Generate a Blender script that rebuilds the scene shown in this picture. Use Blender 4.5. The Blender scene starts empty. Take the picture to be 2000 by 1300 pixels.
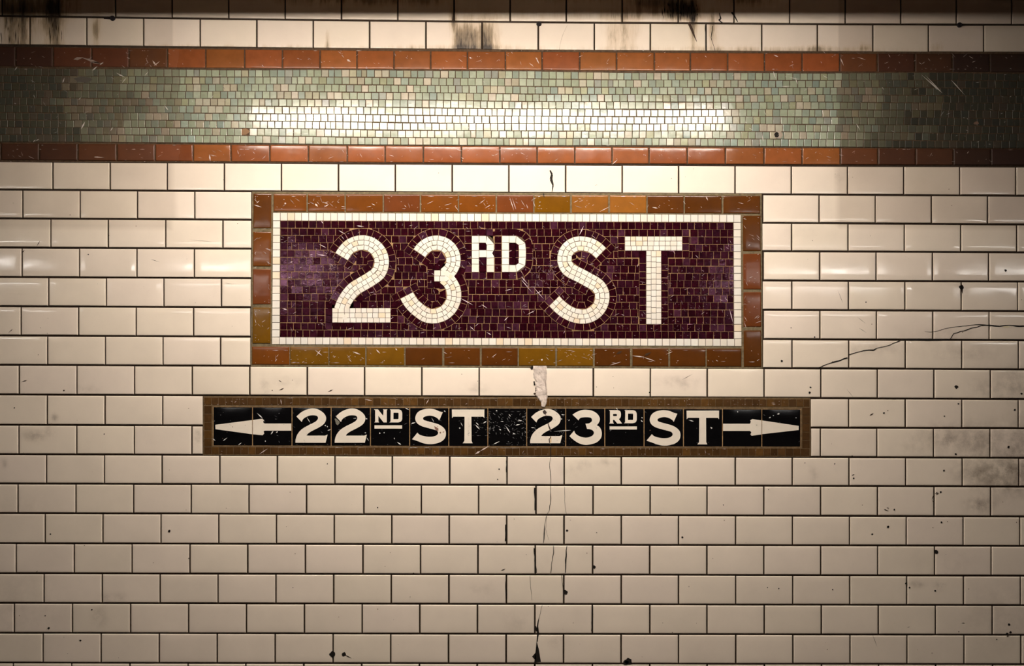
import bpy, math, random
from mathutils.geometry import tessellate_polygon
from mathutils import Vector, noise
random.seed(23)
R = random.uniform
S = 0.001385            # metres on the wall per reference unit
ZC = 1.75               # height of the camera above the platform floor
def P(x, y, h): return ((x-1000)*S, -h, ZC+(650-y)*S)
col = bpy.context.scene.collection

# ------------------------------------------------------------------ helpers
def tag(o, label=None, cat=None, group=None, kind=None):
    if label: o['label'] = label
    if cat: o['category'] = cat
    if group: o['group'] = group
    if kind: o['kind'] = kind
    return o
def empty(name, loc, label, cat, group=None):
    o = bpy.data.objects.new(name, None); col.objects.link(o); o.location = loc
    o.empty_display_size = .1
    return tag(o, label, cat, group)

class MB:
    """collects quads and polygons with a colour, a soot and a smudge value per vertex"""
    def __init__(s): s.v=[]; s.f=[]; s.m=[]; s.sm=[]; s.c=[]; s.d=[]
    def vert(s, p, c, d=(0,0)):
        s.v.append(p); s.c.append(c); s.d.append(d); return len(s.v)-1
    def face(s, idx, m=0, smooth=False): s.f.append(idx); s.m.append(m); s.sm.append(smooth)
    def quad(s, q, h, c, m=0):
        # flat polygon in wall units, corners clockwise as seen: faces the viewer
        i=[s.vert(P(x,y,h), c) for x,y in q]; s.face(i[::-1], m)
    def slab(s, q, h0, h1, c, m=0):
        n=len(q)
        a=[s.vert(P(x,y,h1), c) for x,y in q]; b=[s.vert(P(x,y,h0), c) for x,y in q]
        s.face(a[::-1], m)
        for k in range(n):
            j=(k+1)%n; s.face([a[k],a[j],b[j],b[k]], m)
    def tess(s, q, h0, h1, c, m=0, gap=.8, bev=.55, tilt=.00012, d=(0,0)):
        cx=sum(p[0] for p in q)/4; cy=sum(p[1] for p in q)/4
        def ins(d):
            out=[]
            for x,y in q:
                L=math.hypot(x-cx,y-cy) or 1; k=max(0,1-d*1.3/L); out.append((cx+(x-cx)*k, cy+(y-cy)*k))
            return out
        tx,ty=R(-tilt,tilt),R(-tilt,tilt); j=R(-.00008,.00008)
        o=ins(gap); i_=ins(gap+bev)
        A=[s.vert(P(x,y,h1+j+(tx if x>cx else -tx)+(ty if y>cy else -ty)), c, d) for x,y in i_]
        B=[s.vert(P(x,y,h1-.0004), c, d) for x,y in o]; C=[s.vert(P(x,y,h0), c, d) for x,y in o]
        s.face(A[::-1], m)
        for k in range(4):
            n=(k+1)%4; s.face([A[k],A[n],B[n],B[k]], m); s.face([B[k],B[n],C[n],C[k]], m)
    def tile(s, q, h0, h1, c, m=0, nx=4, ny=3, pil=.00012, tilt=.00015, wave=.00003, dirt=None, colf=None, edge=(.0,.7,1.8)):
        (x0,y0),(x1,y1),(x2,y2),(x3,y3)=q     # TL TR BR BL
        W=max(x1-x0,1); H=max(y3-y0,1)
        def ts(L,n):
            e=[v/L for v in edge]; a=edge[-1]/L
            mid=[a+(1-2*a)*k/n for k in range(1,n)]
            return e+mid+[1-v for v in reversed(e)]
        def drop(t,L):
            d=min(t,1-t)*L
            return .0009 if d<.01 else (.00022 if d<edge[1]+.01 else (.00004 if d<edge[2]+.01 else 0))
        U,V=ts(W,nx),ts(H,ny); tx,ty=R(-tilt,tilt),R(-tilt,tilt); sx,sy=R(0,99),R(0,99)
        grid=[]
        for v in V:
            row=[]
            for u in U:
                x=(x0*(1-u)+x1*u)*(1-v)+(x3*(1-u)+x2*u)*v; y=(y0*(1-u)+y1*u)*(1-v)+(y3*(1-u)+y2*u)*v
                h=h1-max(drop(u,W),drop(v,H))+pil*(4*v*(1-v)+2*u*(1-u)-1)+tx*(2*u-1)+ty*(2*v-1)
                h+=wave*noise.noise((u*3+sx,v*2+sy,0))
                row.append(s.vert(P(x,y,h), colf(x,y,c) if colf else c, dirt(x,y) if dirt else (0,0)))
            grid.append(row)
        for a in range(len(V)-1):
            for b in range(len(U)-1):
                s.face([grid[a][b],grid[a+1][b],grid[a+1][b+1],grid[a][b+1]], m, True)
        per=grid[0]+[r[-1] for r in grid[1:]]+grid[-1][-2::-1]+[r[0] for r in grid[-2:0:-1]]
        low=[s.vert((s.v[i][0],-h0,s.v[i][2]), s.c[i], s.d[i]) for i in per]
        n=len(per)
        for k in range(n): s.face([per[k],per[(k+1)%n],low[(k+1)%n],low[k]], m)
    def scratch(s, p, q, w, h, c, m=0):
        dx,dy=q[0]-p[0],q[1]-p[1]; L=math.hypot(dx,dy) or 1; nx,ny=-dy/L*w/2,dx/L*w/2
        t=R(.3,.7); mx,my=p[0]+dx*t,p[1]+dy*t
        s.quad([p,(mx+nx,my+ny),q,(mx-nx,my-ny)] if (dx*ny-dy*nx)<0 else [p,(mx-nx,my-ny),q,(mx+nx,my+ny)], h, c, m)
    def strip(s, pts, ws, h, c, m=0):
        "a ribbon of varying width along pts"
        for a in range(len(pts)-1):
            (x0,y0),(x1,y1)=pts[a],pts[a+1]; L=math.hypot(x1-x0,y1-y0) or 1; nx,ny=-(y1-y0)/L/2,(x1-x0)/L/2
            w0,w1=ws[a],ws[a+1]
            s.quad([(x0-nx*w0,y0-ny*w0),(x1-nx*w1,y1-ny*w1),(x1+nx*w1,y1+ny*w1),(x0+nx*w0,y0+ny*w0)], h, c, m)
    def blob(s, x, y, r, h, c, m=0, n=11, rough=.28, ry=None):
        ry=ry or r
        s.quad([(x+math.cos(t)*r*R(1-rough,1+rough), y+math.sin(t)*ry*R(1-rough,1+rough)) for t in [2*math.pi*k/n for k in range(n)]], h, c, m)
    def build(s, name, mats, parent=None, smooth_all=False):
        me=bpy.data.meshes.new(name); me.from_pydata(s.v,[],s.f)
        for m in mats: me.materials.append(m)
        me.polygons.foreach_set('material_index', s.m); me.polygons.foreach_set('use_smooth', s.sm)
        a=me.attributes.new('tint','FLOAT_COLOR','POINT'); a.data.foreach_set('color',[v for c in s.c for v in (*c,1)])
        a=me.attributes.new('soot','FLOAT','POINT'); a.data.foreach_set('value',[d[0] for d in s.d])
        a=me.attributes.new('smudge','FLOAT','POINT'); a.data.foreach_set('value',[d[1] for d in s.d])
        me.update(); o=bpy.data.objects.new(name, me); col.objects.link(o)
        if parent:
            o.parent=parent; o.matrix_parent_inverse=parent.matrix_basis.inverted()
        return o

# ------------------------------------------------------------------ materials
def newmat(name):
    m=bpy.data.materials.new(name); m.use_nodes=True; nt=m.node_tree
    return m, nt, nt.nodes, nt.links, nt.nodes['Principled BSDF']
def noise_node(n, l, co, scale, vec=(1,1,1), detail=4, rough=.6):
    mp=n.new('ShaderNodeMapping'); mp.inputs['Scale'].default_value=vec; l.new(co, mp.inputs['Vector'])
    t=n.new('ShaderNodeTexNoise'); t.inputs['Scale'].default_value=scale; t.inputs['Detail'].default_value=detail
    t.inputs['Roughness'].default_value=rough; l.new(mp.outputs[0], t.inputs['Vector']); return t.outputs['Fac']
def ramp(n, l, src, a, b, ca=0., cb=1.):
    r=n.new('ShaderNodeMapRange'); r.inputs[1].default_value=a; r.inputs[2].default_value=b
    r.inputs[3].default_value=ca; r.inputs[4].default_value=cb; l.new(src, r.inputs[0]); return r.outputs[0]
def math2(n, l, op, a, b):
    r=n.new('ShaderNodeMath'); r.operation=op
    for k,v in ((0,a),(1,b)):
        if isinstance(v,(int,float)): r.inputs[k].default_value=v
        else: l.new(v, r.inputs[k])
    return r.outputs[0]
def mixc(n, l, fac, a, b):
    r=n.new('ShaderNodeMix'); r.data_type='RGBA'
    if isinstance(fac,(int,float)): r.inputs[0].default_value=fac
    else: l.new(fac, r.inputs[0])
    for k,v in ((6,a),(7,b)):
        if isinstance(v,tuple): r.inputs[k].default_value=(*v,1)
        else: l.new(v, r.inputs[k])
    return r.outputs[2]
def attr(n, name):
    a=n.new('ShaderNodeAttribute'); a.attribute_name=name; return a

def glaze(name, rough=.16, mottle=.12, mscale=60, bump=.0, bscale=25, dirty=False, ior=1.5, rough_var=.06, spec=None):
    m,nt,n,l,b=newmat(name)
    geo=n.new('ShaderNodeNewGeometry').outputs['Position']
    c=attr(n,'tint').outputs['Color']
    nz=noise_node(n,l,geo,mscale)
    f=ramp(n,l,nz,.3,.7,1-mottle,1+mottle*.6)
    mul=n.new('ShaderNodeVectorMath'); mul.operation='SCALE'; l.new(c,mul.inputs[0]); l.new(f,mul.inputs['Scale'])
    base=mul.outputs[0]
    rg=ramp(n,l,noise_node(n,l,geo,18),.3,.7,rough-rough_var*.5,rough+rough_var)
    if not dirty: rg=math2(n,l,'ADD',rg,math2(n,l,'MULTIPLY',attr(n,'smudge').outputs['Fac'],.34))
    else:
        soot=attr(n,'soot').outputs['Fac']; sm=attr(n,'smudge').outputs['Fac']
        st=noise_node(n,l,geo,70,(1,1,.10),6,.75)
        st2=noise_node(n,l,geo,22,(1,1,.35),5,.7)
        k=math2(n,l,'ADD',math2(n,l,'MULTIPLY',st,.6),math2(n,l,'MULTIPLY',st2,.4))
        k=math2(n,l,'ADD',k,math2(n,l,'MULTIPLY',soot,.62)); sf=ramp(n,l,k,.70,.95,0,1)
        sf=math2(n,l,'MULTIPLY',sf,ramp(n,l,soot,.02,.3,0,1))
        yl=ramp(n,l,k,.55,.80,0,.55); yl=math2(n,l,'MULTIPLY',yl,ramp(n,l,soot,.02,.2,0,1))
        base=mixc(n,l,yl,base,(.42,.27,.10))
        base=mixc(n,l,sf,base,(.035,.022,.014))
        b2=noise_node(n,l,geo,28,(1,1,1),6,.7)
        g=math2(n,l,'MULTIPLY',sm,ramp(n,l,b2,.38,.66,.12,1.))
        base=mixc(n,l,g,base,(.13,.085,.055))
        fine=ramp(n,l,noise_node(n,l,geo,260,(1,1,1),2,.5),.70,.78,0,.18)   # tiny pits in the glaze
        base=mixc(n,l,fine,base,(.30,.20,.13))
        rg=math2(n,l,'ADD',rg,math2(n,l,'MULTIPLY',math2(n,l,'MAXIMUM',sf,g),.4))
    l.new(base,b.inputs['Base Color']); l.new(rg,b.inputs['Roughness']); b.inputs['IOR'].default_value=ior
    if spec: b.inputs['Specular Tint'].default_value=(*spec,1)
    if bump:
        bp=n.new('ShaderNodeBump'); bp.inputs['Strength'].default_value=1; bp.inputs['Distance'].default_value=bump
        l.new(noise_node(n,l,geo,bscale,(1,1,1),2,.5),bp.inputs['Height']); l.new(bp.outputs[0],b.inputs['Normal'])
    return m
def matte(name, c, rough=.9, var=.35, scale=120, bump=.0006):
    m,nt,n,l,b=newmat(name)
    geo=n.new('ShaderNodeNewGeometry').outputs['Position']
    f=ramp(n,l,noise_node(n,l,geo,scale),.3,.7,0,1)
    a=tuple(x*(1-var) for x in c); d=tuple(min(1,x*(1+var)) for x in c)
    l.new(mixc(n,l,f,a,d),b.inputs['Base Color']); b.inputs['Roughness'].default_value=rough
    b.inputs['Specular IOR Level'].default_value=.25
    bp=n.new('ShaderNodeBump'); bp.inputs['Distance'].default_value=bump
    l.new(noise_node(n,l,geo,scale*2.5),bp.inputs['Height']); l.new(bp.outputs[0],b.inputs['Normal'])
    return m
def tinted(name, rough=.7):
    m,nt,n,l,b=newmat(name); l.new(attr(n,'tint').outputs['Color'],b.inputs['Base Color'])
    b.inputs['Roughness'].default_value=rough; b.inputs['Specular IOR Level'].default_value=.2; return m
def emit(name, c, s):
    m,nt,n,l,b=newmat(name); b.inputs['Base Color'].default_value=(.8,.8,.8,1)
    b.inputs['Emission Color'].default_value=(*c,1); b.inputs['Emission Strength'].default_value=s; return m

M=dict(
 white=glaze('glazed_white',.07,.05,9,dirty=True,bump=.00025,bscale=14),
 orange=glaze('glazed_terracotta',.15,.14,30,bump=.0005,bscale=22),
 green=glaze('glass_green',.145,.10,90,bump=.0002,bscale=120),
 amber=glaze('glazed_amber',.13,.16,26,bump=.0003,bscale=26),
 ivory=glaze('ivory_mosaic',.20,.05,40),
 plum=glaze('plum_glass',.09,.5,110,bump=.00012,bscale=140,rough_var=.05,spec=(.85,.42,.66)),
 brown=glaze('brown_mosaic',.22,.22,70),
 black=glaze('glazed_black',.10,.2,60),
 letter=glaze('glazed_letter',.12,.05,30),
 grout=matte('dark_grout',(.034,.021,.013)),
 fgrout=matte('frieze_grout',(.085,.052,.030)),
 agrout=matte('olive_grout',(.15,.115,.065)),
 tan=matte('tan_grout',(.27,.165,.078)),
 igrout=matte('pale_grout',(.075,.052,.032)),
 bgrout=matte('brown_grout',(.13,.085,.042)),
 mark=tinted('marks'),
 plaster=matte('plaster',(.60,.51,.45),.9,.2,70,.002),
 concrete=matte('platform_concrete',(.09,.075,.065),.7,.3,6),
 paint=matte('soffit_paint',(.36,.30,.25),.8,.2,8),
 dark=matte('tunnel_soot',(.02,.018,.016),.9,.3,5),
 steel=matte('enamelled_steel',(.35,.33,.3),.5,.1,20),
)
WH=(.81,.70,.588)
SC=(.62,.50,.44)      # colour of chipped glaze in the scratches
BK=(.012,.009,.007)

# ------------------------------------------------------------------ courses of the wall (measured left edge, right edge, bow)
def line(yl, yr, bow=0):
    return lambda x: yl+(yr-yl)*x/2000+bow*4*(x/2000)*(1-x/2000)
Ls=[line(-81,-60,3),line(-24,-6,3),line(31.5,49.2,3.2),line(88.5,103.5,3)]
top_rows=[(Ls[0],Ls[1],59,17,1921),(Ls[1],Ls[2],5,18,1975),(Ls[2],Ls[3],59.5,17,1920.6)]
rows=[line(315,325.5,1),line(370.5,382.5,.5),line(426.5,438.5),line(483.5,493),line(541,550),line(597.8,607.5),line(655,664.4),
      line(712,721),line(770,779),line(829,836),line(886.4,893.5),line(943.6,949.6),line(1001.3,1008),line(1060,1065.4),
      line(1118.4,1123.5),line(1176.4,1181),line(1234.8,1238.8),line(1293,1296)]
ends=[(104,1983),(45.3,1928),(100,1985),(44,1930),(96,1986.7),(42,1931),(93.8,1988),(38.2,1933.6),(93,1988),(37.6,1932.7),
      (91.6,1989),(36,1934),(88.8,1990.8),(32.4,1935),(86.8,1992),(28.8,1937),(84.8,1993)]
low=[]
y=(1293,1296)
k=0
ee=list(ends)
while y[0]<1905:
    y=(y[0]+58.3,y[1]+57.6); rows.append(line(min(y[0],1912),min(y[1],1912))); ee.append(((27,1938) if k%2==0 else (83,1994))); k+=1
allrows=[(a,b,c,n,d) for a,b,c,n,d in top_rows]+[(rows[i],rows[i+1],ee[i][0],17,ee[i][1]) for i in range(len(rows)-1)]
XL,XR=-420,2420
# outlines of the two signs
SIGN=[(493,374),(1487,378.4),(1488.6,719.4),(490.4,715.5)]
DIR=[(398,773),(1581.7,776.3),(1582.8,891.2),(397.6,888)]

# soot and smudge masks of the wall
def gauss(x,y,cx,cy,sx,sy): return math.exp(-((x-cx)/sx)**2-((y-cy)/sy)**2)
SOOT=[(35,60,30,60,.52),(108,50,20,60,.6),(75,10,90,34,.42),(903,74,20,34,.62),(948,72,26,36,.62),(885,40,7,20,.5),(1215,65,30,40,.42),(1270,6,50,18,.55),
      (1335,18,32,26,.75),(1355,60,7,40,.6),(1392,60,9,45,.45),(640,0,130,14,.42),(820,0,90,14,.40),(1120,-4,90,12,.36),(1460,2,60,12,.45),(1180,30,300,10,.22),
      (390,95,300,8,.28),(900,96,200,8,.26),(640,80,5,30,.45),(1500,98,300,7,.3),(190,60,8,30,.5),(1590,95,30,9,.22),(1690,92,14,10,.22),(1830,92,14,10,.22)]
SM=[(70,850,18,9,.75),(100,838,9,12,.6),(108,815,6,7,.6),(195,1205,12,16,.55),(210,1168,16,10,.35),(235,1165,12,8,.3),(1905,860,60,34,.6),(1960,930,50,34,.75),(1900,925,40,20,.45),(1850,860,14,10,.55),
    (1912,985,26,14,.75),(1990,880,30,60,.55),(1930,760,40,22,.35),(1985,745,30,30,.45),(1790,870,40,25,.22),(1830,845,30,20,.3),(1320,745,45,10,.3),(1340,756,12,6,.35),(930,757,22,7,.4),(1790,1140,14,6,.5),(1835,1142,10,8,.6),
    (560,745,40,10,.2),(515,755,8,16,.35),(1140,905,10,6,.4),(1185,902,12,8,.4),(1118,918,22,12,.25),(165,760,30,8,.28),(1710,680,60,12,.28),(1840,655,60,14,.25),(1880,690,60,16,.3),(388,853,7,15,.55),(10,905,5,8,.5),
    (1588,925,6,12,.35),(1600,885,10,10,.2),(45,985,60,20,.1),(940,1150,26,14,.2),(1085,1245,20,14,.25),(1010,1215,30,20,.18),(1960,1200,90,60,.18),(1850,1100,60,30,.12),(30,1180,90,60,.15),(1560,450,30,18,.12),(1876,566,12,10,.4),(1640,345,8,10,.4)]
def dirt(x,y):
    a=b=0
    if y<110:
        for cx,cy,sx,sy,k in SOOT:
            if abs(x-cx)<sx*2.4 and abs(y-cy)<sy*2.4: a+=k*gauss(x,y,cx,cy,sx,sy)
    for cx,cy,sx,sy,k in SM:
        if abs(x-cx)<sx*2.2 and abs(y-cy)<sy*2.2: b+=k*gauss(x,y,cx,cy,sx,sy)
    return (min(a,1.2),min(b,.95))
# film of grime left outside the stretch that was once scrubbed (its edges stay visible on the courses)
def film(x,y):
    f=1.
    if y<445:
        if x<340: f*=.84+.05*noise.noise((x/80,y/60,1))
        if x>1638: f*=.82+.05*noise.noise((x/80,y/60,4))
    return f

wb=MB()
# body of the wall, front face = bed of dark grout
wb.slab([(XL,-82),(XR,-82),(XR,1913),(XL,1913)], -.12, 0, (1,1,1), 1)
HT=.0042
def cut(q0,q1,ym):
    "spans of a course left free by the two signs"
    spans=[(q0,q1)]
    for s in (SIGN,DIR):
        if s[0][1]+6<ym<s[2][1]-6:
            t=(ym-s[0][1])/(s[3][1]-s[0][1]); l=s[0][0]+(s[3][0]-s[0][0])*t; r=s[1][0]+(s[2][0]-s[1][0])*t
            out=[]
            for a,b in spans:
                if b<=l or a>=r: out.append((a,b)); continue
                if a<l: out.append((a,l))
                if b>r: out.append((r,b))
            spans=out
    return spans
for ri,(T,B,x0,n,xn) in enumerate(allrows):
    q=5.8 if ri>2 else 6.5
    def X(k):
        t=k/n; return x0+(xn-x0)*t+q*4*t*(1-t) if 0<=t<=1 else x0+(xn-x0)*t
    xs=[X(k) for k in range(-5,n+6)]
    for a,b in zip(xs,xs[1:]):
        a=max(a,XL); b=min(b,XR)
        if b-a<8: continue
        ym=(T((a+b)/2)+B((a+b)/2))/2
        for u,v in cut(a,b,ym):
            if v-u<5: continue
            gl=1.5; gr=1.5
            u2,v2=u+gl+R(-.2,.25),v-gr+R(-.25,.2); g=R(1.7,2.15)
            k=R(-.025,.025); pk=R(-.006,.006)
            c=(WH[0]*(1+k),WH[1]*(1+k-pk),WH[2]*(1+k+pk*2))
            # the base course under the frieze and top courses get fine grids for their stains
            fine=ym<110 or (v>1700 and ym>700) or (ym>700 and u<300)
            qd=[(u2,T(u2)+g),(v2,T(v2)+g),(v2,B(v2)-g),(u2,B(u2)-g)]
            vis=-30<ym<1320 and v>-30 and u<2030
            wb.tile(qd,0,HT+R(-.0002,.0002),c,0,nx=(26 if fine else 8) if vis else 3,ny=(14 if fine else 5) if vis else 2,pil=.00015,tilt=.00008,dirt=dirt if vis else None,
                    colf=lambda x,y,c:(c[0]*film(x,y),c[1]*film(x,y)**1.1,c[2]*film(x,y)**1.2))
HM=HT+.0007
# specks, chips, missing glaze
def speck(x,y,r,ry=None,c=BK): wb.blob(x,y,r,HM,c,2,ry=ry,rough=.3)
for x,y,r in [(1876,561,5),(1962,528,2.6),(1866,755,3.6),(1968,872,2.5),(1733,1028,2.4),(1827,1077,4.2),(1969,1218,2.2),(332,1036,2.4),(100,1042,1.6),(159,1249,2),(650,1276,5.5),(672,1276,4.2),(1702,1042,1.6),
              (97,1225,2),(90,1201,1.3),(181,1189,1.4),(30,796,1.3),(30,1195,1.2),(574,806,1.2),(1268,766,1.3),(1580,766,2.4),(1582,756,2),(1526,705,2.5),(1837,1019,2),(1332,1048,1.8),(1107,1035,2.3),(1104,1155,4),(1160,1106,3),(1165,1039,1),
              (1227,1289,6),(1222,1292,5),(1836,960,2),(1745,994,1.6),(1666,933,1.6),(1725,806,1.8),(1690,590,1.3),(1871,1232,1),(1500,955,1),(205,847,1.2),(174,497,1.2),(214,460,1),(370,1089,1),(640,905,1.2),(738,990,1.1),(808,1118,1.1),(975,915,1.4),(972,935,1),
              (1290,1003,1.1),(1412,985,1),(1520,1148,1.2),(1625,1150,1.2),(1498,1146,1),(1663,890,1.4),(1629,905,1.2),(1571,903,1),(1842,918,2),(1865,886,1.8),(1980,800,2),(1870,788,1.6),(1843,812,1.3),(1993,768,2),(1768,1138,2),(1775,1146,1.6),(1825,1152,1.6),(1965,1236,2.4),(1972,1233,2.4),(1945,1247,1.2),(1590,658,1.4),(1544,640,1)]:
    speck(x,y,r)
for p,q,w in [((1697,811),(1705,806),2.5),((545,742),(552,746),1.6),((640,765),(652,760),2),((546,762),(556,757),2.4),((1662,928),(1668,925),2.2),((1725,993),(1734,997),2),((1730,990),(1736,992),1.4),((1876,550),(1878,574),3),((672,1276),(688,1284),1.6),
              ((978,1113),(988,1109),1.6),((70,1118),(76,1113),1),((125,761),(128,763),3.6),((1876,1215),(1883,1215),1.6),((1963,1243),(1972,1235),2.4),((1770,1224),(1776,1222),1),((1700,1230),(1712,1262),.7),((1635,566),(1645,592),.7),((1676,640),(1692,650),.7),((1672,618),(1690,632),.6),
              ((73,482),(80,470),1.5),((44,745),(55,742),1.6),((44,495),(50,488),1.8),((18,650),(27,642),1.4),((295,506),(314,512),.8),((370,468),(412,472),.5),((440,552),(458,556),.5),((1652,759),(1666,776),.6),((1330,742),(1352,730),.8),((1826,966),(1832,961),2),((1818,975),(1823,964),1.8),((1823,964),(1830,960),1.8),((1818,975),(1823,981),1.4)]:
    wb.scratch(p,q,w,HM,(.05,.032,.022),2)
for i in range(150):
    x,y=R(0,2000),R(330,1290)
    speck(x,y,R(.4,.95),c=(.12,.07,.045))
# cracks: across the right side and down the centre
def crack(pts,ws,sc,o,c=BK):
    p=[(o[0]+x/sc,o[1]+y/sc) for x,y in pts]; out=[]; w2=[]
    for k in range(len(p)-1):
        (a,b),(d,e)=p[k],p[k+1]; n=max(1,int(math.hypot(d-a,e-b)/7))
        for j in range(n):
            t=j/n; jit=.7 if j else 0
            out.append((a+(d-a)*t+R(-jit,jit),b+(e-b)*t+R(-jit,jit))); w2.append((ws[k]*(1-t)+ws[k+1]*t)*R(.7,1.3))
    out.append(p[-1]); w2.append(ws[-1]); wb.strip(out,w2,HM,c,2)
o5=(1480,480); s5=3.823
crack([(430,915),(520,880),(580,862),(665,835)],[1,1.6,2.6,2.6],s5,o5)
crack([(670,815),(790,780),(860,778),(885,762),(980,740),(1060,705)],[1.4,1.4,2.2,1,1.2,1.2],s5,o5)
crack([(1060,699),(1250,702),(1430,699)],[2,4.5,2],s5,o5)
crack([(1430,697),(1455,655),(1560,625),(1660,595),(1725,592),(1800,600),(1870,592),(1950,600),(2150,606)],[1.5,1.6,1.6,1.6,2.4,2,1.6,2.6,1.6],s5,o5)
crack([(1240,640),(1320,640),(1420,612),(1530,598),(1650,588),(1725,592)],[.3,.6,1,.8,1.4,1.2],s5,o5)
wb.blob(1480+1850/s5,480+604/s5,8,HM,(.75,.66,.45),2,ry=1.6)
o4=(940,700); s4=2.167
for pts,ws in [([(293,410),(288,450),(294,510),(292,560),(294,590),(288,640),(275,662)],[.6,.6,.8,.7,1.6,.7,.6]),
               ([(275,662),(268,700),(266,740),(262,780)],[.6,.8,2.6,.6]),([(352,540),(352,600),(360,655)],[.5,.5,.4]),([(276,665),(272,720),(285,765)],[.4,.4,.3]),
               ([(305,790),(306,820),(300,850),(293,905)],[.9,1.8,.9,1]),([(362,790),(357,850),(355,905)],[.9,2.4,1.2]),([(206,915),(208,960),(214,1020)],[.5,.5,.4]),
               ([(338,912),(345,960),(350,1000)],[.7,.7,.7]),([(258,1040),(245,1090),(238,1130),(240,1160)],[.5,.6,3.5,4]),([(240,1160),(236,1195)],[3,2]),
               ([(104,700),(103,770)],[2.5,3.5]),([(227,545),(228,640)],[2.8,2.8]),([(224,800),(231,905)],[2.5,3]),([(103,940),(106,1000)],[1,2.4]),([(106,430),(107,480)],[1.5,2]),([(470,1040),(469,1100),(466,1150)],[1.4,2.6,1.4]),([(228,1130),(236,1150)],[4,4])]:
    crack(pts,ws,s4,o4)
wb.quad([(940+234/s4,700+1192/s4),(940+243/s4,700+1225/s4),(940+252/s4,700+1280/s4),(940+224/s4,700+1284/s4),(940+229/s4,700+1240/s4)],HM,BK,2)
wb.quad([(940+215/s4,700+1258/s4),(940+230/s4,700+1240/s4),(940+232/s4,700+1276/s4)],HM,BK,2)
crack([(1074,333),(1078,341),(1076,350),(1080,362),(1078,375)],[3,5,5,3,1.2],1,(0,0))
crack([(1061,378),(1063,386)],[2,1],1,(0,0))
crack([(1108,50),(1098,72),(1092,99)],[.3,.5,.4],1,(0,0),(.3,.22,.15))
crack([(1391,52),(1388,75),(1396,100)],[1.6,1.2,1],1,(0,0)); crack([(1377,50),(1378,99)],[1.6,1.6],1,(0,0))
crack([(1345,45),(1352,62),(1360,82)],[5,4,1],1,(0,0),(.05,.028,.018)); crack([(1404,26),(1407,38),(1403,40),(1410,46)],[1,2.4,2.4,2],1,(0,0)); crack([(1428,25),(1434,33),(1440,44)],[2.6,2.6,1.5],1,(0,0))
crack([(886,24),(885,36),(884,44)],[1.2,3.4,2.4],1,(0,0),(.05,.03,.02))
# short black runs of soot where the top courses were never wiped
for i in range(46):
    x=R(1292,1362); y=R(4,30); L=R(6,22); wb.scratch((x,y),(x+R(-1.5,1.5),y+L),R(.8,2.4),HM,BK,2)
for i in range(30):
    x=random.choice([R(2,40),R(88,124)]); y=R(6,70); L=R(10,30); wb.scratch((x,y),(x+R(-1,1),y+L),R(.8,1.8),HM,(.05,.035,.02),2)
# anchor plugs left in the joint
wall=wb.build('wall_back',[M['white'],M['grout'],M['mark']])
tag(wall,'long station wall of glazed cream brick-shaped tiles with dark joints','wall',kind='structure')

# ------------------------------------------------------------------ frieze band
fr=empty('mosaic_frieze',P(1000,207,0),'green mosaic band between two courses of terracotta tiles running along the wall','frieze')
Lf=line(89.5,104.5,3); ot=line(92,106,3); ob=line(129.5,141.5,1.5); mt=line(132.5,144.5,1.5); mbm=line(277.3,289.5,.8); lt=line(280.2,291.5,.8); lb=line(312.3,322.6,1); Le=line(315,325,1)
def dirt_and_falloff(x,y=210):
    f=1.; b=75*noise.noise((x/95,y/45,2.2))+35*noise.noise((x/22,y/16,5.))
    # unwashed ends: blotchy dirt past the scrubbed stretch; outer steps also paint light falloff
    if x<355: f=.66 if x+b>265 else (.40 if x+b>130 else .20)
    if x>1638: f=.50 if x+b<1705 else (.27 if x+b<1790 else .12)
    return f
def course(mb,bounds,T,B,cols,h,g=1.3):
    for a,b in zip(bounds,bounds[1:]):
        c=cols((a+b)/2); a2,b2=a+g,b-g
        mb.tile([(a2,T(a2)),(b2,T(b2)),(b2,B(b2)),(a2,B(a2))],.001,h+R(-.0002,.0002),c,0,nx=5,ny=4,pil=.0001,tilt=.00022,wave=.00025,edge=(0,.9,2.4),dirt=lambda x,y:(0,min(1,1.3*(1-dirt_and_falloff(x)))))
def fix(bs,p):
    a=list(bs)
    while a[0]>XL+p: a.insert(0,a[0]-p)
    while a[-1]<XR-p: a.append(a[-1]+p)
    return [max(XL,a[0]-p)]+a+[min(XR,a[-1]+p)] if a[0]-XL>6 else a
bt=fix([31.5,105,180,252.7,328,402.5,478.5,552,625.5,697.5,769.8,841.5,913,987,1058.5,1132,1204,1277.6,1348,1420.8,1492.7,1566,1639.5,1712.8,1786,1859,1932],73.5)
bb=fix([3,77.7,153,229,303.8,378,451.7,527.5,602.7,678.6,752.5,827,901.3,976.2,1049,1122.5,1195.3,1267.4,1342,1416.2,1491.8,1566,1640.5,1714,1787.6,1861,1934.5],74)
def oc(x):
    f=dirt_and_falloff(x)*R(.86,1.1); return (.25*f,(.076+R(-.008,.010))*f,.022*f)
def marks(mb,n,box,h,m,c=SC,lmin=2,lmax=14,wmax=1.3,ang=None,clump=.5):
    x0,y0,x1,y1=box; cx,cy=R(x0,x1),R(y0,y1)
    for i in range(n):
        if random.random()>clump or i%6==0: cx,cy=R(x0,x1),R(y0,y1)
        x=min(x1,max(x0,random.gauss(cx,26))); y=min(y1,max(y0,random.gauss(cy,12)))
        L=lmin+(lmax-lmin)*random.random()**2.6; t=random.choice([R(.7,1.3),R(-.7,-.2),R(.2,.7),R(0,3.14)]) if ang is None else ang+R(-.4,.4)
        k=R(.35,1.05); dx,dy=math.cos(t)*L/2,math.sin(t)*L/2
        if not(y0<=y-abs(dy) and y+abs(dy)<=y1): dy=0
        mb.scratch((x-dx,y-dy),(x+dx,y+dy),R(.45,wmax),h,(c[0]*k,c[1]*k,c[2]*k),m)
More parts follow.
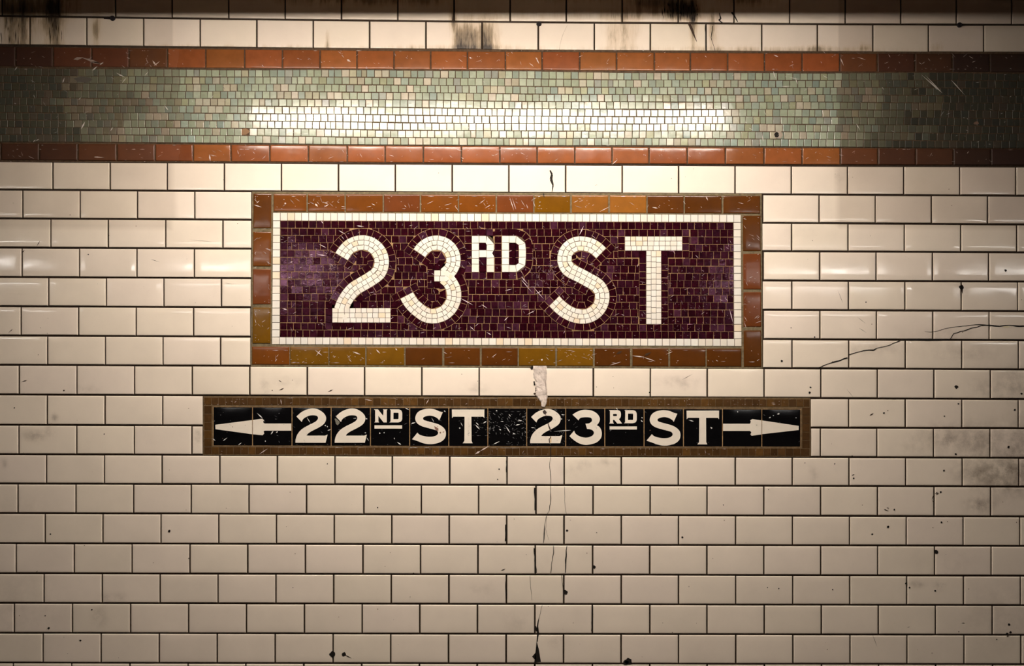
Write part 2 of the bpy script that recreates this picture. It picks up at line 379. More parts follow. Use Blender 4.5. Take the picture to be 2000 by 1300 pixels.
def lines(mb,L,h,m,c=SC,k=1):
    for x0,y0,x1,y1,w in L: mb.scratch((x0,y0),(x1,y1),w,h,(c[0]*k,c[1]*k,c[2]*k),m)
u=MB(); course(u,bt,ot,ob,oc,.0042)
marks(u,230,(0,100,2000,136),.0049,1)
lines(u,[(145,117,165,113,6),(160,113,200,126,5),(178,122,205,126,4)],.0050,1,(.30,.22,.18))
lines(u,[(299,119,308,130,2.2),(302,130,314,120,1.6),(678,117,686,122,4),(1047,114,1053,126,2.4),(1046,113,1050,118,2.6),(917,112,921,116,3),(1640,114,1647,130,2.2),(1672,112,1690,118,1.4),(1510,108,1519,112,2.4)],.0050,1)
u.build('upper_border',[M['orange'],M['mark']],fr)
d=MB(); course(d,bb,lt,lb,oc,.0042)
marks(d,200,(0,292,2000,316),.0049,1)
lines(d,[(410,302,412,315,3),(185,307,205,308,1.6),(1195,322,1206,312,1.6),(760,303,770,306,1.2)],.0050,1)
d.build('lower_border',[M['orange'],M['mark']],fr)
g=MB()
g.slab([(XL,89.5),(XR,104),(XR,325),(XL,314)],.0002,.0012,(1,1,1),1)
g.slab([(XL,mt(XL)-1),(XR,mt(XR)-1),(XR,mbm(XR)+1),(XL,mbm(XL)+1)],.0012,.0031,(1,1,1),1)
GC=[(.21,.25,.18)]*7+[(.25,.29,.22)]*4+[(.19,.235,.19)]*3+[(.26,.26,.18),(.28,.27,.20),(.23,.25,.16),(.30,.30,.235),(.19,.245,.21),(.20,.22,.19),(.33,.31,.245)]
for r in range(10):
    x=XL+R(0,14); ph=R(0,6)
    while x<XR-14:
        w=min(R(13.2,15.6),XR-x)
        if random.random()<.05: w*=.72
        def yy(t,x): return mt(x)+(mbm(x)-mt(x))*t+.9*math.sin(x/170+ph*.0+t*3)
        wob=.5*math.sin(x/60+r)+R(-.25,.25)
        q=[(x,yy(r/10,x)+wob),(x+w,yy(r/10,x+w)+wob),(x+w+R(-.4,.4),yy((r+1)/10,x+w)+wob*.4),(x+R(-.4,.4),yy((r+1)/10,x)+wob*.4)]
        xc=x+w/2; f=dirt_and_falloff(xc,q[0][1]+7); c=random.choice(GC); k=R(.85,1.15)*f
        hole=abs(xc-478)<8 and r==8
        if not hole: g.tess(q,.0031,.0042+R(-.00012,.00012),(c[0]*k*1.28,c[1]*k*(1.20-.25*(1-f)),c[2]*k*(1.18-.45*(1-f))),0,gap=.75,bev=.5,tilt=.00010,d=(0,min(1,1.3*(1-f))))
        x+=w
marks(g,300,(0,146,2000,284),.0049,2,(.5,.47,.42),clump=.4)
lines(g,[(168,238,160,253,3),(182,139,192,130,2.6),(196,128,204,122,2.4),(128,152,124,163,2.4),(249,152,238,165,1.6),(292,140,284,149,1.4),(228,143,246,152,2),(222,249,217,257,1.8),(30,139,36,131,2),(322,206,330,216,2),(160,191,155,196,1.5),(71,273,66,279,1.6),
          (1797,146,1838,182,2.4),(1804,146,1840,184,1.6),(1856,157,1884,188,1.8),(1541,152,1560,156,1.4),(1525,170,1546,169,1.6),(1551,150,1557,166,1.8),(1606,148,1616,154,1.6),(1671,242,1679,256,1.8),(1509,140,1514,155,2.2),(1487,260,1490,278,1.4)],.0051,2,(.55,.5,.45))
g.blob(478,257,9,.0036,(.24,.14,.075),2,ry=7)
g.blob(1905,241,5,.0050,(.22,.13,.09),2,ry=3)
g.blob(163,156,16,.0050,(.10,.085,.07),2,ry=6)
g.build('mosaic_field',[M['green'],M['fgrout'],M['mark']],fr)

# ------------------------------------------------------------------ station name sign
sg=empty('station_name_sign',P(990,547,0),'large plum mosaic panel reading 23RD ST inside an amber tile frame','sign')
def lerp(a,b,t): return a+(b-a)*t
fm=MB(); fm.slab(SIGN,.0002,.0026,(1,1,1),1)
AM=dict(n=(.150,.044,.006),d=(.088,.027,.0045),o=(.140,.055,.003),l=(.235,.088,.014),y=(.150,.066,.005),r=(.135,.037,.010))
tops=[(535,599,'n'),(602,673.4,'n'),(675.7,747.8,'n'),(750.4,820,'r'),(822.8,894.5,'n'),(896.6,968,'n'),(970.6,1041.5,'r'),(1043.8,1113.3,'o'),(1116.8,1187.6,'l'),(1191,1262,'l'),(1264.6,1334.6,'d'),(1337.3,1409,'d'),(1412.4,1484,'d')]
bots=[(493,565.8,'n'),(567.5,641.9,'y'),(643.6,713.6,'y'),(716.3,789.8,'y'),(792.4,863.9,'d'),(867.9,937.4,'d'),(940.9,1010.9,'d'),(1013.5,1084.4,'y'),(1087.9,1157.9,'y'),(1161.4,1230.5,'d'),(1234.9,1304.9,'d'),(1308.4,1377.5,'d'),(1380,1447.5,'d')]
lefts=[(378.4,445.8,'d'),(452.8,520,'n'),(525.4,594,'r'),(600.4,670.4,'y')]
rights=[(421.3,490.4,'d'),(495.6,564.8,'r'),(570.6,638,'r'),(645,715.9,'d')]
AF=.0042
def atile(q,k):
    c=AM[k]; f=R(.9,1.1); fm.tile(q,.0026,AF+R(-.0002,.0002),tuple(v*f for v in c),0,nx=5,ny=4,pil=.0001,tilt=.0002,wave=.0002,edge=(0,.9,2.2))
sl=(378.4-374)/994
ty=lambda x:378.6+(x-493)*sl; tb=lambda x:412.5+(x-493)*sl
for a,b,k in tops: atile([(a,ty(a)),(b,ty(b)),(b,tb(b)+.3),(a,tb(a)+.3)],k)
b1=lambda x:676.6+(x-493)*.0042; b2=lambda x:711.6+(x-493)*.0042
for a,b,k in bots: atile([(a,b1(a)),(b,b1(b)),(b,b2(b)),(a,b2(a))],k)
for a,b,k in lefts:
    e=lambda y:(y-378)*.007
    atile([(495.8-e(a),a),(530.8-e(a),a),(530.8-e(b),b),(495.8-e(b),b)],k)
for a,b,k in rights:
    e=lambda y:(y-378)*.007
    atile([(1449.8+e(a),a),(1484.5+e(a)*.8,a),(1484.5+e(b)*.8,b),(1449.8+e(b),b)],k)
for bx in [(500,384,1480,408),(500,684,1480,708)]: marks(fm,150,bx,AF+.0008,2,lmax=16)
for bx in [(500,385,526,665),(1454,425,1480,708)]: marks(fm,45,bx,AF+.0008,2,lmax=16)
lines(fm,[(1190,713,1213,706,1.3),(1233,694,1258,697,2),(1256,697,1280,705,1.8),(616,683,630,694,2),(627,683,618,695,1.8),(689,686,705,692,2.4),(735,682,743,690,2.4),(773,680,776,684,2.4),(496,400,512,405,2),(502,397,508,392,1.4),
          (616,398,622,404,3.6),(633,405,642,400,1.8),(667,403,676,405,1.4),(556,397,560,398,3.4),(1056,701,1060,703,4),(1378,384,1382,392,2.2),(1273,405,1284,407,1.8),(1170,414,1192,403,1.2),(995,384,1004,412,1.2),(1000,386,1008,410,1),(888,402,897,413,1),(538,706,542,700,1.4)],AF+.0009,2)
for p,q in [((1203,691),(1215,685)),((1258,694),(1272,687))]: fm.scratch(p,q,5,AF+.0009,(.04,.02,.008),2)
fm.build('frame',[M['amber'],M['agrout'],M['mark']],sg)

# ivory tesserae around the field
bo=[(533.6,415.4),(1446.5,419.4),(1448,676),(531.6,672.4)]; bi=[(548.3,431.2),(1431.6,434.6),(1432.6,661.6),(547.4,658.1)]
wbm=MB(); wbm.slab(bo,.0026,.0031,(1,1,1),1)
def run(mb,A,B,C,D,n,c,m=0,h0=.0031,h1=.0042,jit=.35,**k):
    "n tesserae between edge A-B and edge D-C"
    ts=[0]+[ (i+R(-jit,jit)*.12)/n for i in range(1,n)]+[1]
    for i in range(n):
        t0,t1=ts[i],ts[i+1]
        q=[(lerp(A[0],B[0],t0),lerp(A[1],B[1],t0)),(lerp(A[0],B[0],t1),lerp(A[1],B[1],t1)),(lerp(D[0],C[0],t1),lerp(D[1],C[1],t1)),(lerp(D[0],C[0],t0),lerp(D[1],C[1],t0))]
        mb.tess(q,h0,h1,c(),m,**k)
def iv():
    k=R(.93,1.04); w=R(0,.05) if random.random()>.06 else .12; return (.72*k,(.685-.8*w)*k,(.63-1.6*w)*k)
run(wbm,bo[0],bo[1],(bo[1][0],bi[1][1]),(bo[0][0],bi[0][1]),65,iv,gap=.55,bev=.4)
run(wbm,(bo[3][0],bi[3][1]),(bo[2][0],bi[2][1]),bo[2],bo[3],65,iv,gap=.55,bev=.4)
# sides: built as runs along y
def vrun(mb,xl0,xr0,y0,xl1,xr1,y1,n,c,**k):
    for i in range(n):
        t0,t1=i/n,(i+1)/n
        q=[(lerp(xl0,xl1,t0),lerp(y0,y1,t0)),(lerp(xr0,xr1,t0),lerp(y0,y1,t0)),(lerp(xr0,xr1,t1),lerp(y0,y1,t1)),(lerp(xl0,xl1,t1),lerp(y0,y1,t1))]
        mb.tess(q,.0031,.0042,c(),0,**k)
vrun(wbm,bo[0][0],bi[0][0]-.3,bi[0][1],bo[3][0],bi[3][0]-.3,bi[3][1],16,iv,gap=.55,bev=.4)
vrun(wbm,bi[1][0]+.3,bo[1][0],bi[1][1],bi[2][0]+.3,bo[2][0],bi[2][1],16,iv,gap=.55,bev=.4)
wbm.build('white_border',[M['ivory'],M['igrout']],sg)

# glyph strokes as smooth centrelines
def arc(cx,cy,r,a0,a1,n=14,ry=None):
    return [(cx+math.cos(math.radians(lerp(a0,a1,k/n)))*r, cy+math.sin(math.radians(lerp(a0,a1,k/n)))*(ry or r)) for k in range(n+1)]
def cat(pts,n=8):
    out=[]
    P_=[pts[0]]+list(pts)+[pts[-1]]
    for i in range(1,len(P_)-2):
        p0,p1,p2,p3=P_[i-1:i+3]
        for k in range(n):
            t=k/n
            out.append(tuple(.5*((2*p1[j])+(-p0[j]+p2[j])*t+(2*p0[j]-5*p1[j]+4*p2[j]-p3[j])*t*t+(-p0[j]+3*p1[j]-3*p2[j]+p3[j])*t**3) for j in (0,1)))
    out.append(pts[-1]); return out
def resample(pts,step=1.5):
    L=[0]
    for a,b in zip(pts,pts[1:]): L.append(L[-1]+math.hypot(b[0]-a[0],b[1]-a[1]))
    n=max(2,int(L[-1]/step)); out=[]; j=0
    for k in range(n+1):
        s=L[-1]*k/n
        while j<len(L)-2 and L[j+1]<s: j+=1
        t=(s-L[j])/((L[j+1]-L[j]) or 1); out.append((lerp(pts[j][0],pts[j+1][0],t),lerp(pts[j][1],pts[j+1][1],t)))
    return out
def normals(p):
    N=[]
    for i in range(len(p)):
        a=p[max(0,i-1)]; b=p[min(len(p)-1,i+1)]; L=math.hypot(b[0]-a[0],b[1]-a[1]) or 1
        N.append((-(b[1]-a[1])/L,(b[0]-a[0])/L))
    return N
class Stroke:
    def __init__(s,pts,w,rows=3):
        s.p=resample(pts); s.n=normals(s.p); s.w=w; s.rows=rows
    def off(s,i,d):
        i0=int(i); i1=min(len(s.p)-1,i0+1); t=i-i0
        return (lerp(s.p[i0][0],s.p[i1][0],t)+lerp(s.n[i0][0],s.n[i1][0],t)*d, lerp(s.p[i0][1],s.p[i1][1],t)+lerp(s.n[i0][1],s.n[i1][1],t)*d)
    def band(s,d0,d1,size,c,mb,h0,h1,m,ok=None,gap=.5,bev=.35,jit=.15):
        dm=(d0+d1)/2; L=[0]; prev=s.off(0,dm)
        for i in range(1,len(s.p)):
            q=s.off(i,dm); L.append(L[-1]+math.hypot(q[0]-prev[0],q[1]-prev[1])); prev=q
        n=max(1,round(L[-1]/size)); tt=[]; j=0
        for k in range(n+1):
            sv=L[-1]*min(1,max(0,(k+(R(-jit,jit) if 0<k<n else 0))/n))
            while j<len(L)-2 and L[j+1]<sv: j+=1
            tt.append(min(len(s.p)-1, j+(sv-L[j])/((L[j+1]-L[j]) or 1)))
        for a,b in zip(tt,tt[1:]):
            q=[s.off(a,d0),s.off(b,d0),s.off(b,d1),s.off(a,d1)]
            cx=sum(v[0] for v in q)/4; cy=sum(v[1] for v in q)/4
            ar=sum(q[k][0]*q[(k+1)%4][1]-q[(k+1)%4][0]*q[k][1] for k in range(4))/2
            if abs(ar)<8: continue
            if ar<0: q=q[::-1]
            if ok and not ok(cx,cy): continue
            mb.tess(q,h0,h1,c(),m,gap=gap,bev=bev)
    def base(s,mb,w,h,c,m,ext=0):
        for i in range(len(s.p)-1):
            a,b=s.off(i,-w),s.off(i+1,-w); d_,e=s.off(i+1,w),s.off(i,w)
            if i==0: t=(s.p[0][0]-s.p[1][0],s.p[0][1]-s.p[1][1]); L=math.hypot(*t); t=(t[0]/L*ext,t[1]/L*ext); a=(a[0]+t[0],a[1]+t[1]); e=(e[0]+t[0],e[1]+t[1])
            if i==len(s.p)-2: t=(s.p[-1][0]-s.p[-2][0],s.p[-1][1]-s.p[-2][1]); L=math.hypot(*t); t=(t[0]/L*ext,t[1]/L*ext); b=(b[0]+t[0],b[1]+t[1]); d_=(d_[0]+t[0],d_[1]+t[1])
            mb.quad([a,b,d_,e],h,c,m)
    def dist(s,x,y):
        "distance outside the square-ended stroke, plus half its width"
        n=len(s.p)-1; bi_=min(list(range(0,n,3))+[n],key=lambda i:(x-s.p[i][0])**2+(y-s.p[i][1])**2)
        bi_=min(range(max(0,bi_-3),min(n,bi_+3)+1),key=lambda i:(x-s.p[i][0])**2+(y-s.p[i][1])**2)
        px_,py_=x-s.p[bi_][0],y-s.p[bi_][1]; nx,ny=s.n[bi_]
        if bi_ in (0,n):
            t=abs(px_*ny-py_*nx); a=abs(px_*nx+py_*ny)
            out=(px_*(s.p[0][0]-s.p[1][0])+py_*(s.p[0][1]-s.p[1][1]))>0 if bi_==0 else (px_*(s.p[n][0]-s.p[n-1][0])+py_*(s.p[n][1]-s.p[n-1][1]))>0
            if out: return max(t+s.w/2 if t>.3 else 0, a)
        return math.hypot(px_,py_)
def ln(x0,y0,x1,y1): return [(x0,y0),(x1,y1)]
G={
 '2':[Stroke(ln(649.5,615.7,763.3,615.7),28.6),
      Stroke(cat([(667.6,501.4),(674.5,490.5),(684,481)]+[p for p in arc(708,511.7,38.3,-112,34,9)]+[(727,543.2),(709,554),(690,566),(676,584),(669,599),(665,614),(664,624)]),28.4)],
 '3':[Stroke(ln(848.2,538.8,872,538.8),22,2),
      Stroke(cat([(819.3,494.8),(827,484.5),(838,477)]+arc(852.5,507.5,33.7,-95,62,9)),28),
      Stroke(cat(arc(845.7,576,41.6,-58,108,11)+[(823,609.5),(809,598),(800,586.5),(794.6,576.8)]),28.4)],
 'R':[Stroke(ln(928.6,460.6,928.6,531.6),14.2,1),Stroke(ln(935.7,467.6,949.5,467.6),14,1),Stroke(ln(935.7,495.6,950.5,495.6),14,1),
      Stroke(cat([(949.5,467.8),(954.5,469.5),(957.8,477),(957.6,490),(957.2,496),(957.8,506),(957.8,518),(957.8,531.6)]),15,1)],
 'D':[Stroke(ln(987.2,460.6,987.2,531.6),14.2,1),Stroke(cat([(994.2,467.6),(1008,467.6),(1016,471),(1020,480),(1020.2,496),(1020,513),(1016,521),(1008,524.5),(994.2,524.5)]),14,1)],
 'S':[Stroke(cat([(1174,494.8),(1163,484.5),(1149,477.6)]+arc(1132.5,506,30.6,-90,-200,9)+[(1112,527.5),(1131,537),(1150,547.5),(1168,558.5),(1176.6,577),(1171,599),(1157,613),(1139,618.4),(1119,615),(1099,604),(1082.2,587.7)]),28)],
 'T':[Stroke(ln(1220,475.8,1332,475.8),27.8),Stroke(ln(1276.3,489.8,1276.3,633.2),29.4)],
}
# plum field
pf=MB(); pf.slab(bi,.0026,.0034,(1,1,1),1)
def plum(x=0,y=0):
    u=random.random(); k=R(.8,1.25)
    c=(.020,.0020,.0048) if u<.62 else ((.024,.004,.009) if u<.9 else (.045,.012,.024))
    b=1
    return (c[0]*k*b,c[1]*k*b,c[2]*k*b)
strokes=[s for k in G for s in G[k]]
def near(x,y): return min(s.dist(x,y)-s.w/2 for s in strokes)
for r in range(16):
    t0,t1=r/16,(r+1)/16
    xa=lerp(bi[0][0],bi[3][0],t0); xb=lerp(bi[1][0],bi[2][0],t0); x=xa
    yt=lambda x,t:lerp(lerp(bi[0][1],bi[3][1],t),lerp(bi[1][1],bi[2][1],t),(x-548)/884)
    first=True
    while x<xb-.5:
        w=R(13,15.4)
        if first and r%2==1: w=14.2
        if not first and x<570 and r%2==1: w=8
        first=False
        if xb-(x+w)<5: w=xb-x
        wb_=.4*math.sin(x/50+r*2)*(0<r<15)
        q=[(x,yt(x,t0)+wb_),(x+w,yt(x+w,t0)+wb_),(x+w+R(-.4,.4),yt(x+w,t1)),(x+R(-.4,.4),yt(x,t1))]
        if near(x+w/2,(q[0][1]+q[2][1])/2)>9: pf.tess(q,.0034,.0041,plum(),0,gap=.40,bev=.35,tilt=.00010)
        x+=w
RW=13.6
HOLES=[(935.9,474.9,949.4,488.3,1,1),(935.9,503.7,950.2,531.4,1,2),(994.5,475.6,1006.5,517,1,3),(1006.8,475.6,1012.8,517,1,3),(966,461,979.6,531.4,1,5)]
def in_hole(x,y): return any(a-1<x<c+1 and b-1<y<d+1 for a,b,c,d,_,_ in HOLES)
cent=[]
for a,b,c,d_,nx_,ny_ in HOLES:
    for i in range(ny_):
        y0_,y1_=lerp(b,d_,i/ny_),lerp(b,d_,(i+1)/ny_)
        pf.tess([(a,y0_),(c,y0_),(c,y1_),(a,y1_)],.0038,.0048,plum(),0,gap=.4,bev=.3); cent.append(((a+c)/2,(y0_+y1_)/2))
for gi,(k,ss) in enumerate(G.items()):
    dz=gi*.00003
    def ok(x,y,ss=ss):
        if not(549<x<1431 and 433<y<660) or in_hole(x,y): return False
        if min(s.dist(x,y)-s.w/2 for s in ss)<4.2: return False
        if any(math.hypot(x-a,y-b)<8.8 for a,b in cent): return False
        cent.append((x,y)); return True
    for s in ss: s.base(pf,s.w/2+RW,.0042+dz,(1,1,1),1,ext=RW)
    for s in ss:
        w=s.w/2
        s.band(w,w+RW,13.5,plum,pf,.0038,.0048,0,ok,gap=.42); s.band(-w,-w-RW,13.5,plum,pf,.0038,.0048,0,ok,gap=.42)
        for i,sgn in ((0,1),(len(s.p)-1,-1)):      # square ends
            p0=s.p[i]; q1=s.p[i+sgn*2]; L=math.hypot(q1[0]-p0[0],q1[1]-p0[1]); tx,ty=(p0[0]-q1[0])/L,(p0[1]-q1[1])/L; nx,ny=-ty,tx
            m_=max(1,round((s.w+2*RW)/14)); 
            for a in range(m_):
                u0=-w-RW+(2*(w+RW))*a/m_; u1=-w-RW+(2*(w+RW))*(a+1)/m_
                q=[(p0[0]+nx*u0,p0[1]+ny*u0),(p0[0]+nx*u1,p0[1]+ny*u1),(p0[0]+nx*u1+tx*RW,p0[1]+ny*u1+ty*RW),(p0[0]+nx*u0+tx*RW,p0[1]+ny*u0+ty*RW)]
                ar=sum(q[k2][0]*q[(k2+1)%4][1]-q[(k2+1)%4][0]*q[k2][1] for k2 in range(4))
                if ar<0: q=q[::-1]
                cx=sum(v[0] for v in q)/4; cy=sum(v[1] for v in q)/4
                if ok(cx,cy): pf.tess(q,.0038,.0048,plum(),0,gap=.42,bev=.35)
def fillin(mb,x0,y0,x1,y1,inside,pts,free,half,h0,h1,c,gap):
    y=y0
    while y<y1:
        x=x0
        while x<x1:
            if inside(x,y) and not any(abs(x-a)<free and abs(y-b)<free and math.hypot(x-a,y-b)<free for a,b in pts):
                pts.append((x,y)); t=R(-.3,.3); co_,si=math.cos(t)*half,math.sin(t)*half
                mb.tess([(x-co_+si,y-si-co_),(x+co_+si,y+si-co_),(x+co_-si,y+si+co_),(x-co_-si,y-si+co_)],h0,h1,c(),0,gap=gap,bev=.3)
            x+=2.5
        y+=2.5
for k,ss in G.items():
    bb_=[p for s in ss for p in s.p]
    fillin(pf,min(p[0] for p in bb_)-24,min(p[1] for p in bb_)-24,max(p[0] for p in bb_)+24,max(p[1] for p in bb_)+24,
           lambda x,y: not in_hole(x,y) and 3.2<min(s.dist(x,y)-s.w/2 for s in ss)<11,cent,8.6,4.7,.0038,.00465,plum,.3)
marks(pf,520,(552,438,1428,655),.0055,2,(.50,.38,.42),lmax=13,wmax=1.1,clump=.6)
lines(pf,[(1131,460,1140,441,2),(1043,562,1062,584,1.4),(1018,546,1040,572,1.2),(1018,540,1032,556,1.4),(986,568,1000,564,1.4),(1028,615,1045,606,1.3),(1046,574,1060,567,1.2),(950,648,960,654,1.6),(918,637,928,646,1.5),(940,594,952,602,1.4),(985,626,993,618,1.6),(899,582,925,596,1.6),(620,497,636,499,2),
          (622,476,638,484,1.4),(697,441,712,443,2),(552,602,562,605,2),(662,450,676,458,1.4),(628,431,632,437,1.6),(1327,470,1331,478,2),(1424,604,1431,631,1.6)],.0056,2,(.6,.47,.5))
for bx in [(1280,520,1430,650),(560,500,660,560),(1020,500,1100,560)]: marks(pf,110,bx,.0055,2,(.30,.20,.24),lmax=12,wmax=.9)
pf.build('mosaic_field',[M['plum'],M['tan'],M['mark']],sg)

def inside_any(ss,x,y,mrg=0):
    for s in ss:
        if s.dist(x,y)<s.w/2-mrg: return True
    return False
for k,ss in G.items():
    lm=MB(); done=[]; big=k in '23ST'
    for si,s in enumerate(ss):
        s.base(lm,s.w/2+.2,.0047+si*.00002,(1,1,1),1)
        def ok(x,y):
            if any(math.hypot(x-a,y-b)<(4.7 if big else 7.) for a,b in done): return False
            cur.append((x,y)); return True
        cur=[]
        for r in range(s.rows):
            rw=s.w/s.rows; d0=-s.w/2+r*rw
            s.band(d0,d0+rw,11 if big else 13.8,iv,lm,.0046,.0056,0,ok,gap=.42,bev=.3,jit=.12)
        done+=cur
    bb_=[p for s in ss for p in s.p]
    if k=='2': fillin(lm,min(p[0] for p in bb_)-14,min(p[1] for p in bb_)-14,max(p[0] for p in bb_)+14,max(p[1] for p in bb_)+14,
           lambda x,y: min(s.dist(x,y)-s.w/2 for s in ss)<-4.4,done,7.9,3.4,.0046,.0055,iv,.3)
    if k=='R': lm.quad([(966.3,486),(961.2,494.6),(966.3,503)],.0060,(.02,.003,.006),0)
    o=lm.build('numeral' if k in '23' else 'letter',[M['ivory'],M['igrout']],sg)
    o['label']='ivory mosaic '+('numeral ' if k in '23' else ('small raised letter ' if k in 'RD' else 'letter '))+k

# ------------------------------------------------------------------ directional sign
ds=empty('direction_sign',P(990,831,0),'long narrow black tile sign with arrows to 22ND ST and 23RD ST','sign')
bf=MB(); bf.slab(DIR,.0002,.0034,(1,1,1),1)
inn=[(416.6,793.6),(1563.8,798.4),(1564,872.4),(416.4,869.8)]
def bc():
    u=random.random(); k=R(.75,1.25); c=(.068,.032,.010) if u<.75 else (.095,.045,.012)
    return tuple(v*k for v in c)
dy=lambda x:(x-398)*.0028
def hrow(yt_,yb_,x0,x1,yb2=None):
    x=x0
    while x<x1-2:
        w=min(R(13.4,15.2),x1-x)
        if x1-(x+w)<5: w=x1-x
        bf.tess([(x,yt_+dy(x)),(x+w,yt_+dy(x+w)),(x+w,yb_+dy(x+w)),(x,yb_+dy(x))],.0034,.0041,bc(),0,gap=.45,bev=.35)
        x+=w
hrow(775.6,790.8,399.4,1580.4); hrow(871.8,886.4,399.4,1580.4)
for xa,xb in ((399.4,414.6),(1565.6,1581)):
    for i in range(5):
        a,b=791.6+dy(xa)+i*16,791.6+dy(xa)+(i+1)*16
        bf.tess([(xa,a),(xb,a),(xb,b),(xa,b)],.0034,.0041,bc(),0,gap=.45,bev=.35)
marks(bf,120,(402,779,1578,789),.0047,2,lmax=9,wmax=.9); marks(bf,70,(402,876,1578,886),.0047,2,lmax=9,wmax=.9)
lines(bf,[(928,886,938,880,3.5),(938,880,957,869,2.2),(832,789,838,779,1.6),(712,779,728,782,1.6),(506,887,524,875,1.5),(549,779,551,790,1.4),(1506,788,1514,789,1.4)],.0048,2)
bf.quad([(1074.5,872),(1076,872),(1076.4,889),(1074.6,889)],.0048,BK,2)
bf.build('frame',[M['brown'],M['bgrout'],M['mark']],ds)
bp=MB()
bp.slab(inn,.0034,.0037,(1,1,1),1)
px=[417.2,494,571,647.4,723.9,800.5,876.7,952.9,1028.7,1104.8,1181,1257.6,1334.4,1410.5,1487.1,1563.2]
for a,b in zip(px,px[1:]):
    t=lambda x:lerp(794.3,799,(x-417)/1147); bt_=lambda x:lerp(869.2,871.8,(x-417)/1147)
    bp.tile([(a+.7,t(a)),(b-.7,t(b)),(b-.7,bt_(b)),(a+.7,bt_(a))],.0036,.0044,(.003,.0028,.0032),0,nx=3,ny=3,pil=.00005,tilt=.00008,wave=.0001,edge=(0,.5,1.2))
marks(bp,110,(956,803,1026,868),.0049,2,(.32,.32,.33),lmax=9,wmax=.9)
marks(bp,60,(990,803,1100,866),.0049,2,(.26,.26,.27),lmax=8,wmax=.8)
marks(bp,60,(915,815,952,850),.0049,2,(.25,.25,.26),lmax=8,wmax=.8)
marks(bp,150,(420,799,1560,867),.0049,2,(.22,.22,.23),lmax=7,wmax=.8)
def Z(ox,oy,pts): return [(ox+p[0]/12.5,oy+p[1]/12.5) for p in pts]
sgl=[]
def zl(ox,arr):
    for x0,y0,x1,y1,w in arr: sgl.append((ox+x0/12.5,785+y0/12.5,ox+x1/12.5,785+y1/12.5,w))
zl(410,[(1160,260,1300,390,2.4),(80,880,150,940,2),(1500,780,1560,695,2.4),(1620,745,1670,710,2),(700,1045,790,980,1.6),(330,940,440,860,1.4),(1350,945,1380,945,2.8)])
zl(565,[(435,360,520,495,1.4),(870,560,905,570,3),(925,595,950,590,2.8),(945,690,1030,655,1.6),(1870,390,1915,410,2.6),(1900,860,1950,950,1.2),(1840,740,1885,745,2),(1565,395,1650,385,1.2)])
zl(720,[(1040,520,1150,490,2.6),(260,750,300,755,3.2),(365,740,400,742,2.4),(695,965,800,1035,2.4),(625,860,640,905,2),(890,130,1000,190,1.6),(1840,200,1885,235,2.2),(1535,370,1600,480,1)])
zl(860,[(850,540,970,665,2.2),(870,490,945,565,2),(1030,520,1130,460,2),(500,490,550,585,1.2),(1885,445,2000,448,1.9),(1830,560,1950,535,2),(1600,580,1705,745,2),(1430,645,1485,680,2.4),(1300,1020,1450,950,2),(1470,465,1545,470,1.6),(1765,740,1815,780,2),(1355,215,1390,190,2.2),(460,625,495,630,3),(1670,285,1720,350,1.4)])
zl(1020,[(760,710,1190,680,1.7),(950,300,1040,305,1.8),(210,615,310,620,1.6),(1130,430,1150,440,3),(940,405,975,408,2)])
zl(1175,[(350,130,385,185,2),(970,360,990,390,2),(950,430,1000,485,2)])
zl(1330,[(175,430,300,465,2),(705,600,755,640,3.2),(1360,230,1390,235,2.4)])
zl(1430,[(1080,290,1150,275,3),(880,385,930,360,2.4),(1535,380,1560,375,2.2),(980,325,1010,320,2)])
lines(bp,sgl,.0050,2,(.62,.60,.58))
bp.quad(Z(565,785,[(1115,400),(1150,395),(1235,470),(1235,510),(1190,560),(1150,530)]),.0050,(.16,.15,.12),2)
bp.build('black_panel',[M['black'],M['tan'],M['mark']],ds)

def outline(pts,n=5):
    "closed outline; corners carry a third value"
    N=len(pts); cs=[i for i,p in enumerate(pts) if len(p)>2]; out=[]
    for a,b in zip(cs,cs[1:]+[cs[0]+N]):
        seg=[pts[i%N][:2] for i in range(a,b+1)]
        out+= (cat(seg,n)[:-1] if len(seg)>2 else [seg[0]])
    return out
def glyph(name,outs,ox,oy,label,dx=0,dy=0,mb=None,h=.0049):
    # outs: list of (outline, holes)
    m=mb or MB()
    for out,holes in outs:
        loops=[outline(out)]+[outline(h_) for h_ in holes]
        loops=[[(ox+(x+dx)/12.5,oy+(y+dy)/12.5) for x,y in L] for L in loops]
        flat=[p for L in loops for p in L]
        tri=tessellate_polygon([[Vector((p[0],p[1],0)) for p in L] for L in loops])
        top=[m.vert(P(x,y,h),(.76,.68,.58)) for x,y in flat]; bot=[m.vert(P(x,y,.0042),(.5,.45,.38)) for x,y in flat]
        for t in tri:
            a,b,c=[flat[i] for i in t]
            ar=(b[0]-a[0])*(c[1]-a[1])-(c[0]-a[0])*(b[1]-a[1])
            m.face([top[i] for i in (t if ar<0 else t[::-1])])
        s=0
        for L in loops:
            for i in range(len(L)):
                j=(i+1)%len(L); m.face([top[s+i],top[s+j],bot[s+j],bot[s+i]])
            s+=len(L)
    if mb: return
    return m
C=1
two=[(185,345,C),(300,245),(430,180),(570,148),(700,170),(820,240),(890,320),(908,400),(880,490),(815,560),(700,630),(560,700),(470,760),(430,812,C),(880,812,C),(945,785,C),(895,985,C),(160,985,C),(167,900),(210,780),(300,670),(420,590),(560,520),(650,470),(700,420),(710,370),(680,330),(600,315),(500,325),(400,370),(340,420),(315,480,C)]
